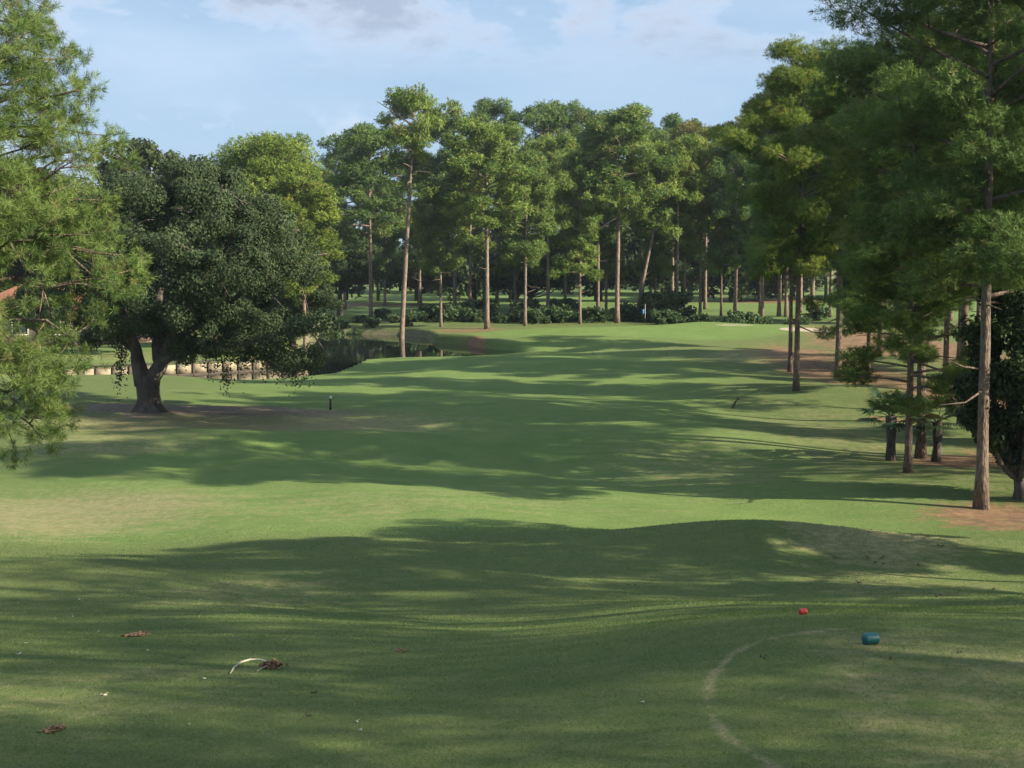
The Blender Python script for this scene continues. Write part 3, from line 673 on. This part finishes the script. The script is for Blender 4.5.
# ------------------------------------------------------------------ spreading oak
def oak():
    rng = np.random.default_rng(5); x0, y0 = hit(147, 411); root = empty('oak_tree', (x0, y0, hz(x0, y0)-.1)); A = Acc()
    S = y0/F
    def tp(px, row, dy=0.):
        yy = y0+dy; return np.array([(px-512)/F*yy-x0, dy, zat(row, yy)-root.location.z])
    def limb(pts, r0, r1, sides=9):
        P = np.array(pts, float); n = 14; t = np.linspace(0, len(P)-1, n)
        L = np.stack([np.interp(t, np.arange(len(P)), P[:, q]) for q in range(3)], 1)
        for _ in range(2): L[1:-1] = (L[:-2]+2*L[1:-1]+L[2:])/4
        L[1:-1] += rng.normal(size=(n-2, 3))*.04
        A.tube(L, np.linspace(r0, r1, n), sides, rough=.15, rng=rng); return L
    A.tube(np.array([tp(147, 415), tp(147, 408), tp(147, 398), tp(146, 388), tp(145, 376)]), [.85, .62, .53, .52, .54], 14, rough=.16, rng=rng)
    for a in range(7): # root flare
        an = a*.9; A.tube(np.array([tp(147, 405)+np.array([math.cos(an)*.35, math.sin(an)*.35, 0]), tp(147, 412)+np.array([math.cos(an)*.85, math.sin(an)*.85, -.12])]), [.28, .12], 6)
    ends = []
    for pts, r in [([(142,385),(138,362,0),(136,350,0),(128,325,-.5),(115,290,-1),(95,250,-1.5)], .42), ([(150,385),(158,362,0),(170,350,.2),(180,325,.6),(200,285,1),(230,245,2)], .42),
                   ([(160,362,0),(176,353,-.6),(200,350,-1.5),(235,345,-2.5),(275,335,-3),(310,330,-2.5)], .26), ([(137,352,0),(120,335,1),(95,315,2),(70,300,2.5),(50,290,2)], .24),
                   ([(158,360,0),(156,335,1),(160,300,2),(165,255,2.5),(170,210,2)], .32), ([(176,340,.4),(205,320,-1),(240,295,-2.5),(280,265,-3)], .24),
                   ([(130,335,0),(122,310,-2),(118,280,-3.5),(125,230,-4)], .24), ([(165,352,0),(175,330,-2),(190,300,-4),(215,260,-4.6)], .24), ([(180,325,.6),(215,290,3),(260,250,4),(300,230,3)], .2),
                   ([(160,300,2),(140,250,4),(110,215,3)], .18), ([(165,255,2.5),(200,210,0),(230,190,-1)], .16)]:
        L = limb([tp(*q) for q in pts], r, .06, 8); ends.append(L)
    allp = np.concatenate([e[5:] for e in ends])
    # crown envelope from lumps
    lumps = []
    cx, cz = 195, 262
    for i in range(320):
        v = unit(rng.normal(size=3)); rr = .55+.45*rng.random()**.6
        px = 180+v[0]*130*rr; py = 268-v[2]*100*rr; dy = v[1]*6.6*rr
        if py > 345+18*math.sin(px*.08) : continue
        if px < 120 and py > 330: continue
        lumps.append((px, py, dy))
    # skirt of low hanging sprays
    for px in np.arange(210, 322, 8): lumps.append((px+rng.normal()*3, 345+14*rng.random()+(8 if 270 < px else 0), rng.normal()*2.2))
    for px in (60, 75, 90, 104, 118, 298, 308, 316, 319, 312, 302, 290, 275): lumps.append((px, 318+24*rng.random(), rng.normal()*2.5))
    for px, py in ((318,300),(312,270),(322,318),(50,250),(45,280),(60,225)): lumps.append((px, py, rng.normal()))
    C = np.array([tp(*l) for l in lumps]); rb = .78*(.6+.75*rng.random(len(C)))
    for c in C[rng.permutation(len(C))[:110]]:
        j = np.argmin(np.linalg.norm(allp-c, axis=1)); s = allp[j]; mid = (s+c)/2+rng.normal(size=3)*.2
        A.tube(np.array([s, mid, c]), [.055, .04, .015], 4)
    A.build('trunk', M_BARKD, root, True)
    per = 800; idx = np.repeat(np.arange(len(C)), per); dv = unit(rng.normal(size=(len(idx), 3)))
    off = dv*(rng.random((len(idx), 1))**.4)*rb[idx][:, None]*np.array([1, 1, .8])
    # drooping strings below skirts
    st = []
    for px, py in ((121,350),(119,365),(118,378),(122,358),(214,360),(226,372),(225,380),(245,362),(205,356),(262,366),(180,352),(288,370),(280,366),(302,370),(310,368),(296,374)):
        c = tp(px, py, rng.normal()*1.2); st.append(c+rng.normal(size=(130, 3))*np.array([.16, .16, .4]))
    OO = np.concatenate([unit(off)]+[unit(rng.normal(size=q_.shape)) for q_ in st]); V, Q = cards(np.concatenate([C[idx]+off]+st), .105, rng, .3, O=OO)
    nn = len(V)//4; pv = np.clip(.45+.25*rng.normal(size=len(C)), 0, 1); tv = np.full(nn, .5); tv[:len(idx)] = pv[idx]; tv = np.clip(tv+.25*rng.normal(size=nn), 0, 1)
    build('crown', V, Q, None, M_OAK, root, col=np.stack([np.repeat(tv, 4), np.repeat((rng.random(nn) < .05)*1., 4), np.zeros(nn*4)], 1))
    tag(root, 'big spreading dark oak with forked trunk standing on bare dirt before the pond', 'oak tree')
oak()

# ------------------------------------------------------------------ dark evergreen at the right edge
x_, y_ = hit(1019, 499)
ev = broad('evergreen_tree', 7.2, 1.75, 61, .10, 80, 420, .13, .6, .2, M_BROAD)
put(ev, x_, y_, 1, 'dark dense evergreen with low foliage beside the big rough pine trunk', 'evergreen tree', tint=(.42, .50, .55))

# ------------------------------------------------------------------ shrubs
def shrub(seed, w_=2.2, h_=1.7, leaf=.28):
    rng = np.random.default_rng(seed); root = empty('shrub', (0, 0, 0)); A = Acc()
    for i in range(7):
        a = i*.9; e = np.array([math.cos(a)*w_*.5, math.sin(a)*w_*.5, h_*(.5+.3*rng.random())]); A.tube(np.array([[0, 0, -.1], e*.5+rng.normal(size=3)*.05, e]), [.04, .03, .012], 4)
    A.build('stem', M_BARKD, root)
    C = np.array([[rng.normal()*w_*.33, rng.normal()*w_*.3, h_*(.15+.7*rng.random())] for _ in range(26)])
    idx = np.repeat(np.arange(26), 110); off = unit(rng.normal(size=(len(idx), 3)))*(rng.random((len(idx), 1))**.5)*.55*w_/2.2
    c = C[idx]+off; c[:, 2] = np.abs(c[:, 2])
    V, Q = cards(c, leaf, rng, .6); tv = np.clip(.5+.3*rng.normal(size=len(c)), 0, 1)
    build('foliage', V, Q, None, M_SHRUB, root, col=np.stack([np.repeat(tv, 4), np.repeat((rng.random(len(c)) < .04)*1., 4), np.zeros(len(V))], 1))
    return root
SH = [shrub(1), shrub(2, 2.6, 1.5), shrub(3, 1.9, 2.1)]
shr = [(345,319,.8),(362,318,1.0),(380,317,1.15),(396,321,.9),(415,322,1.1),(432,322,1.2),(450,321,1.5),(466,323,1.6),(480,322,1.5),(500,324,1.2),(515,322,1.6),(532,323,1.5),(550,322,1.6),(566,323,1.5),
       (590,322,1.2),(606,321,1.1),(626,320,1.4),(648,319,1.7),(662,320,1.8),(676,320,1.5),(697,318,1.1),(712,320,1.0),(728,320,1.1),(742,321,1.2),(752,321,1.1),(335,327,.9),(405,327,.8),(770,317,1.0),(795,316,1.1),(820,318,1.3),(560,312,1.9),(535,312,1.9),(665,309,2.2),(338,329,1.0),(356,329,.9),(372,330,1.05)]
def swhere(px):
    if px < 400: return 'dark shrub on the far pond bank left of the tallest pine'
    if px < 442: return 'dark shrub on the pond bank between the tallest pine and the short pine'
    if px < 487: return 'dark shrub on the bank just left of the straight pale pink trunk'
    if px < 575: return 'dark green shrub of the thick clump left of the green'
    if px < 640: return 'dark shrub under the tall pine with white dead limbs'
    if px < 690: return 'tall green shrub behind the flagstick'
    if px < 760: return 'low rounded shrub at the back edge of the green, right of the paired slim pines'
    return 'dark shrub beyond the sand bunker'
for i, (px, row, s) in enumerate(shr):
    _, yy = hit(px, 330 if px < 560 else 325); yy = yy+3+(330-row)*.9 if px > 560 else 158+(325-row)*1.2
    x_ = (px-512)/F*yy
    yy += (i*37 % 11)*.5-2.5; s *= .6+.55*((i*53 % 17)/17)
    o = put(SH[i % 3], x_, yy, s*.8, swhere(px), 'shrub', 'shrubs under the far row of pines', rz=i*1.1, tint=[(.8,.85,.85), (1,1,1), (.9,.9,.8)][i % 3])

# ------------------------------------------------------------------ palmettos
def palmetto(px, row, hh, seed, label, n=16):
    rng = np.random.default_rng(seed); x_, y_ = hit(px, row); root = empty('palmetto', (x_, y_, hz(x_, y_)-.05)); A = Acc()
    A.tube(np.array([[0, 0, -.1], [.03, 0, hh*.4], [0, .02, hh]]), [.2, .17, .19], 9, rough=.35, rng=rng)
    A.build('trunk', M_BARKD, root)
    for i in range(n):
        B = Acc(); az = i*2.4; up = 1.15-1.35*(i/n)+rng.normal()*.1; L = .6+.35*rng.random()
        d = np.array([math.cos(az)*math.cos(up), math.sin(az)*math.cos(up), math.sin(up)]); s = np.array([0, 0, hh-.05]); e = s+d*L; e[2] -= .08
        B.tube(np.array([s, (s+e)/2+np.array([0, 0, .05]), e]), [.016, .013, .01], 4)
        side = unit(np.cross(d, [0, 0, 1.])); Vv = []; 
        for j in range(17):
            a = (j-8)/8*1.35; v = d*math.cos(a)+side*math.sin(a); ll = .85*(1-.25*abs(a)/1.35)
            wv = np.cross(v, np.cross(d, side)); wv = unit(wv)*.05
            m_ = e+v*ll*.55+np.array([0, 0, -.02]); tip = e+v*ll+np.array([0, 0, -.16-.1*rng.random()])
            B.add(np.array([e-wv*.3, m_-wv, tip, m_+wv]), [(0, 1, 2, 3)])
        V, Q, T = B.get(); build('frond', V, Q, T, M_FROND, root, col=np.stack([np.full(len(V), rng.random()), np.full(len(V), float(rng.random() < .12)), np.zeros(len(V))], 1))
    tag(root, label, 'palmetto')
palmetto(890, 461, 1.75, 1, 'dark palmetto palm standing just left of the low branched pine trunk')
palmetto(936, 462, 1.55, 2, 'palmetto palm spreading fronds right of the leaning pine trunk', 18)

# ------------------------------------------------------------------ timber bulkhead along the pond
def bulkhead():
    a = np.array(atz(62, 382, WZ)); b = np.array(atz(268, 370.8, WZ)); c = np.array(atz(330, 371.5, WZ)); c = b+np.array([2.2, 5.5])
    root = empty('bulkhead', (a[0], a[1], 0)); top = .42
    segs = [(a, b, 13), (b, c, 3)]
    for (p0, p1, n) in segs:
        L = np.linalg.norm(p1-p0); d = (p1-p0)/L; rz = math.atan2(d[1], d[0])
        for i in range(n):
            q = p0+d*L*(i/n); A = Acc(); A.box((q[0]-a[0], q[1]-a[1], (top+.08+WZ-.6)/2), (.14, .14, top+.08-WZ+.6), rz); A.build('post', M_DKWOOD, root)
            q2 = p0+d*L*((i+.5)/n)+np.array([-d[1], d[0]])*.08; B = Acc(); B.box((q2[0]-a[0], q2[1]-a[1], (top-.1+WZ+.12)/2), (L/n-.13, .07, top-.1-WZ-.12), rz); B.build('panel', M_PANEL, root)
        mid = (p0+p1)/2+np.array([-d[1], d[0]])*.02-a
        A = Acc(); A.box((mid[0], mid[1], top+.05), (L+.1, .34, .09), rz); A.build('cap_rail', M_DKWOOD, root)
        A = Acc(); A.box((mid[0], mid[1], WZ+.0), (L, .16, .22), rz); A.build('waler', M_DKWOOD, root)
    tag(root, 'timber bulkhead with pale panels between dark posts along the pond behind the oak', 'retaining wall')
bulkhead()

# ------------------------------------------------------------------ houses
def house(px, yy, W, D, Hw, Hr, mw, mr, label, rz=0, wins=4):
    x_ = (px-512)/F*yy; root = empty('house', (x_, yy, hz(x_, yy)-.1), rz)
    A = Acc(); A.box((0, 0, Hw/2), (W, D, Hw)); A.build('wall', mw, root)
    B = Acc(); o_ = .6; h0 = Hw-.05; hw, hd = W/2+o_, D/2+o_
    V = [(-hw,-hd,h0),(hw,-hd,h0),(hw,hd,h0),(-hw,hd,h0),(-hw,-hd,h0+.18),(hw,-hd,h0+.18),(hw,hd,h0+.18),(-hw,hd,h0+.18),(-hw+hd*.9,0,h0+Hr),(hw-hd*.9,0,h0+Hr)]
    B.add(V, [(3,2,1,0),(0,1,5,4),(1,2,6,5),(2,3,7,6),(3,0,4,7),(4,5,9,8),(6,7,8,9)], [(5,6,9),(7,4,8)]); B.build('roof', mr, root)
    for i in range(wins):
        xx = -W/2+W*(i+.5)/wins
        if i == wins//2:
            C = Acc(); C.box((xx, -D/2-.02, 1.05), (1.0, .08, 2.1)); C.build('door', M_DKWOOD, root); continue
        C = Acc(); C.box((xx, -D/2-.02, 1.55), (1.3, .08, 1.3)); wn = C.build('window', M_GLASS, root)
        for dx in (-.68, .68): E = Acc(); E.box((xx+dx, -D/2-.05, 1.55), (.1, .12, 1.5)); E.build('frame', M_WHITE, wn)
        for dz in (-.72, .72): E = Acc(); E.box((xx, -D/2-.05, 1.55+dz), (1.26, .12, .1)); E.build('frame', M_WHITE, wn)
    tag(root, label, 'house')
M_GLASS = simple('window_glass', (.03, .04, .05), .08, .2, 3, 0)
M_STUC = simple('pink_stucco', (.55, .38, .30), .85, .1, 6); M_TERR = simple('terracotta_tile', (.42, .17, .09), .8, .3, 9, .5, stretch=(1, .3, .3))
M_CREAM = simple('cream_wall', (.6, .57, .5), .8, .1, 6); M_SLATE = simple('grey_shingle', (.16, .155, .15), .85, .25, 9)
house(80, 128, 17, 8, 3.0, 2.4, M_STUC, M_TERR, 'single storey pink house with terracotta roof half hidden behind the oak', .06, 6)

# ------------------------------------------------------------------ far wood (reads as one mass)
def far_wood():
    rng = np.random.default_rng(9); A = Acc(); CV = []; cols = []
    for i in range(300):
        yy = 236+rng.random()**1.5*180; x_ = (rng.random()*2-1)*(yy*.75); 
        
        g = hz(x_, yy); hh = 12+9*rng.random(); rr = 4+2.5*rng.random()
        A.tube(np.array([[x_, yy, g-.3], [x_+rng.normal()*.4, yy, g+hh*.8]]), [.35, .15], 5)
        nb_ = 28; v = unit(rng.normal(size=(nb_, 3))); C = np.array([x_, yy, g+hh*.48])+v*np.array([rr, rr, hh*.46])*(.4+.6*rng.random((nb_, 1)))
        idx = np.repeat(np.arange(nb_), 60); c = C[idx]+unit(rng.normal(size=(len(idx), 3)))*1.7*rng.random((len(idx), 1))**.5; c[:, 2] = np.maximum(c[:, 2], g+.3)
        CV.append(c); cols.append(np.clip(.2+.5*rng.random()+.2*rng.normal(size=len(idx)), 0, 1))
    C = np.concatenate(CV); tv = np.concatenate(cols); V, Q = cards(C, .8, rng)
    V2, Q2, T2 = A.get(); n = len(V)
    o = build('far_wood', np.concatenate([V, V2]), np.concatenate([Q, Q2+n]), T2+n, M_BROAD, None, col=np.concatenate([np.stack([np.repeat(tv, 4), np.zeros(n), np.zeros(n)], 1), np.tile([.3, .8, 0], (len(V2), 1))]))
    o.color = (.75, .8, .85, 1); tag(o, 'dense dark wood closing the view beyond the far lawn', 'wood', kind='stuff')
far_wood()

# ------------------------------------------------------------------ small things on the course
# yardage post
x_, y_ = hit(330.5, 410); r_ = empty('yardage_post', (x_, y_, hz(x_, y_)-.03))
A = Acc(); A.tube([(0,0,0),(0,0,.6)], [.055,.055], 12); A.build('post', M_DKWOOD, r_)
A = Acc(); A.tube([(0,0,.6),(0,0,.68),(0,0,.73)], [.075,.075,.045], 12); A.build('cap', M_WHITE, r_)
tag(r_, 'short dark post with white cap beside the dirt patch right of the oak', 'marker post')
# leaning dark stake
x_, y_ = hit(732, 408); A = Acc(); A.tube([(0,0,-.05),(.14,0,.25),(.3,0,.52)], [.04,.05,.03], 8); A.box((.29,0,.47), (.13,.05,.12), 0)
o = A.build('leaning_stake', M_DKWOOD, loc=(x_, y_, hz(x_, y_))); tag(o, 'small dark stake leaning right on the lit edge of the fairway', 'stake')
# flagstick
M_BLUE = simple('blue_cloth', (.05, .16, .42), .7, .1, 5); x_, y_ = hit(646, 324); y_ += 1
r_ = empty('golf_flagstick', (x_, y_, hz(x_, y_)-.02)); A = Acc(); A.tube([(0,0,0),(0,0,2.2)], [.022,.015], 8); A.build('pole', M_WHITE, r_)
gx, gz = np.meshgrid(np.linspace(0, .5, 9), np.linspace(1.2, 1.68, 6)); V = np.stack([-gx.ravel()*.7-.015, .05*np.sin(gx.ravel()*14), gz.ravel()-gx.ravel()*.3], 1)
Q = [(r*9+c, r*9+c+1, r*9+c+10, r*9+c+9) for r in range(5) for c in range(8)]
fl = build('flag', V, Q, None, M_BLUE, r_, smooth_=True); sm = fl.modifiers.new('thick', 'SOLIDIFY'); sm.thickness = .006
tag(r_, 'flagstick with hanging blue flag standing on the distant green', 'flagstick')
# pale stakes on the distant fairway
for i, px in enumerate((593, 611, 634, 650, 667, 681)):
    x_, y_ = hit(px, 353.5); A = Acc(); A.box((0, 0, .08), (.05, .05, .18)); A.tube([(0,0,.17),(0,0,.2)], [.025,.015], 4)
    o = A.build('small_stake', M_PANEL, loc=(x_, y_, hz(x_, y_)), ); tag(o, 'tiny pale stake in the row across the shaded fairway before the green', 'stake', 'pale stakes in front of the green')
# tee markers
def tee_marker(px, row, s, c, label, rz):
    m_ = simple('marker_paint', c, .45, .12, 30, .1); x_, y_ = hit(px, row); A = Acc()
    n = 8; a = np.arange(n)/n*2*math.pi+math.pi/8; prof = [(-.5, .80), (-.44, .97), (-.34, 1.0), (.34, 1.0), (.44, .97), (.5, .80)]
    V = [(xx*.165*s, math.cos(t)*.066*s*r, math.sin(t)*.066*s*r+.06*s) for xx, r in prof for t in a]
    Q = [(k*n+i, k*n+(i+1) % n, (k+1)*n+(i+1) % n, (k+1)*n+i) for k in range(5) for i in range(n)]
    V += [(-.5*.165*s, 0, .06*s), (.5*.165*s, 0, .06*s)]; T = [(6*n, (i+1) % n, i) for i in range(n)]+[(6*n+1, 5*n+i, 5*n+(i+1) % n) for i in range(n)]
    A.add(V, Q, T)
    for xx in (-.36, .36): A.tube([(xx*.165*s, 0, -.05), (xx*.165*s, 0, .03)], [.007, .007], 6)
    o = A.build('tee_marker', m_, loc=(x_, y_, hz(x_, y_)+.002)); o.rotation_euler = (0, 0, rz); tag(o, label, 'tee marker')
tee_marker(870.5, 644.5, .84, (.006, .085, .09), 'chunky teal tee marker with chamfered ends on the pale tee turf', .25)
tee_marker(803, 614.5, .5, (.36, .022, .028), 'small red tee marker just beyond the edge of the tee', .15)
# fallen curved frond stem
x_, y_ = hit(252, 672); root = empty('fallen_branch', (x_, y_, hz(x_, y_)))
def gp(px, row, up=0.): a, b = hit(px, row); return np.array([a-x_, b-y_, hz(a, b)-hz(x_, y_)+up])
pts = np.array([gp(230,676,.01), gp(234,670,.02), gp(241,665.5,.025), gp(250,662.5,.03), gp(259,662.5,.03), gp(266,664.5,.025), gp(271,667,.02)])
A = Acc(); A.tube(pts, [.006,.010,.012,.012,.010,.009,.008], 7); A.build('stem', simple('bleached_stem', (.42, .40, .29), .7, .15, 30), root, True)
M_DEAD = simple('dead_frond', (.24, .14, .075), .85, .45, 40); rng = np.random.default_rng(3)
C = gp(272, 668.5, .035)+rng.normal(size=(110, 3))*np.array([.045, .05, .014]); V, Q = cards(C, .055, rng, .5); build('dry_leaf', V, Q, None, M_DEAD, root)
A = Acc(); A.tube(np.array([gp(257,673,.01), gp(263,670,.02), gp(269,669,.02)]), [.006,.007,.006], 5); A.build('twig', M_BARKL, root)
tag(root, 'curved bleached branch with a brown tuft lying on the shaded turf', 'fallen branch')
# heap of brown leaves
def leafbit(px, row, n, spread, size, m_, name, label, cat, group=None, up=.012):
    a, b = hit(px, row); rg = np.random.default_rng(int(px*7+row)); C = rg.normal(size=(n, 3))*np.array([spread, spread*1.6, .006])
    C[:, 2] = [hz(a+c[0], b+c[1])-hz(a, b)+up+abs(c[2]) for c in C]
    V, Q = cards(C, size, rg, 2.0); V[:, 2] = np.maximum(V[:, 2], V[:, 2]*0+V[:, 2]); o = build(name, V, Q, None, m_, loc=(a, b, hz(a, b)))
    sm = o.modifiers.new('thick', 'SOLIDIFY'); sm.thickness = .002
    return tag(o, label, cat, group)
leafbit(55, 731, 110, .028, .05, M_DEAD, 'leaf_clump', 'brown clump of dead leaves lying on the turf in the near corner', 'leaf clump')
leafbit(136, 636, 120, .06, .06, M_DEAD, 'leaf_clump', 'scattered rusty leaves lying on dry turf above the curved branch', 'leaf clump')
leafbit(400, 652, 16, .04, .05, M_DEAD, 'leaf_clump', 'small dark leaf scrap on the mid turf between the branch and the tee', 'leaf clump')
M_PALE = simple('pale_leaf', (.46, .44, .33), .7, .15, 30)
for i, (px, row, sz) in enumerate([(200,600,.055),(362,733,.04),(358,724,.028),(205,680,.04),(73,617,.03),(98,632,.03),(148,651,.035),(25,644,.03),(19,655,.035),(79,600,.03),(643,706,.025),(104,697,.05),(190,726,.025),(284,641,.025),(18,604,.03),(228,584,.03),(137,500,.05)]):
    leafbit(px, row, 3, sz*.28, sz*.95, M_PALE, 'pale_leaf', 'pale bleached scrap of leaf lying on the shaded near turf', 'leaf', 'pale leaf scraps on the near turf', .008)
M_CLOD = simple('dark_litter', (.05, .045, .025), .9, .4, 30)
rg = np.random.default_rng(8)
for i, (px, row) in enumerate([(868,557),(866,559),(882,559),(880,564),(921,567),(940,596),(941,597),(859,583),(885,582),(995,590),(940,548),(836,559),(312,694),(308,719),(765,660),(182,660),(700,615),(630,585),(960,655),(888,661)]):
    leafbit(px+rg.normal(), row, 5, .02+.03*(row < 600), .028+.035*(row < 600), M_CLOD, 'dark_leaf', 'small dark scrap of bark or leaf lying on the turf', 'litter', 'dark scraps lying on the turf', .012)

# ------------------------------------------------------------------ grass blades on the nearest turf
rng = np.random.default_rng(4); n = 260000
yb = 7.2+30*rng.random(n)**2.4; xb = (rng.random(n)*2-1)*(yb*.46+1.2); 
db = np.full(n, 9.)
for (ax, ay), (bx, by) in zip(ARC[:-1], ARC[1:]):
    ex, ey = bx-ax, by-ay; t = np.clip(((xb-ax)*ex+(yb-ay)*ey)/(ex*ex+ey*ey), 0, 1)
    db = np.minimum(db, np.hypot(xb-ax-ex*t, yb-ay-ey*t))
kp = (db > .09) | (rng.random(n) < .25); xb = xb[kp]; yb = yb[kp]; n = len(xb); zb_ = H(xb, yb)
L = (.010+.018*rng.random(n))*(1+.5*(rng.random(n) < .06)); an = rng.random(n)*6.283; tl = .6+1.3*rng.random(n)
bs = np.stack([xb, yb, zb_-.004], 1); tip = bs+np.stack([np.cos(an)*tl*L, np.sin(an)*tl*L, L+.004], 1)
ww = (.0022+.0016*rng.random(n))[:, None]*(yb[:, None]/9); sdv_ = np.stack([-np.sin(an+1), np.cos(an+1), an*0], 1)
V = np.stack([bs-sdv_*ww, bs+sdv_*ww, tip], 1).reshape(-1, 3)
M_BLADE = leaf_mat('grass_blades', (.095, .160, .042), (.165, .230, .072), (.32, .28, .15), .45, .6, .15)
go = build('grass', V, None, np.arange(3*n).reshape(-1, 3), M_BLADE, None, col=np.stack([np.repeat(rng.random(n), 3), np.repeat((rng.random(n) < .10)*1., 3), np.zeros(3*n)], 1))
tag(go, 'short mown grass blades covering the near turf', 'grass', kind='stuff')

# ------------------------------------------------------------------ haze
hm = bpy.data.materials.new('haze'); hm.use_nodes = True; nt = hm.node_tree; nt.nodes.clear()
o = N(nt, 'ShaderNodeOutputMaterial'); v = N(nt, 'ShaderNodeVolumePrincipled'); nt.links.new(v.outputs[0], o.inputs['Volume'])
v.inputs['Color'].default_value = (.80, .88, 1, 1); v.inputs['Density'].default_value = .00018; v.inputs['Anisotropy'].default_value = .3
A = Acc(); A.box((0, 210, 17), (760, 560, 44)); hb = A.build('haze', hm); tag(hb, kind='stuff')
hb['label'] = 'thin pale morning haze in the air over the course'
sc.cycles.volume_bounces = 0

# ------------------------------------------------------------------ tidy: remove unused templates
for t in TP+TB+RP+SH+OP:
    if t.name not in used and t.get('label') is None:
        for ch in list(t.children): bpy.data.objects.remove(ch)
        bpy.data.objects.remove(t)
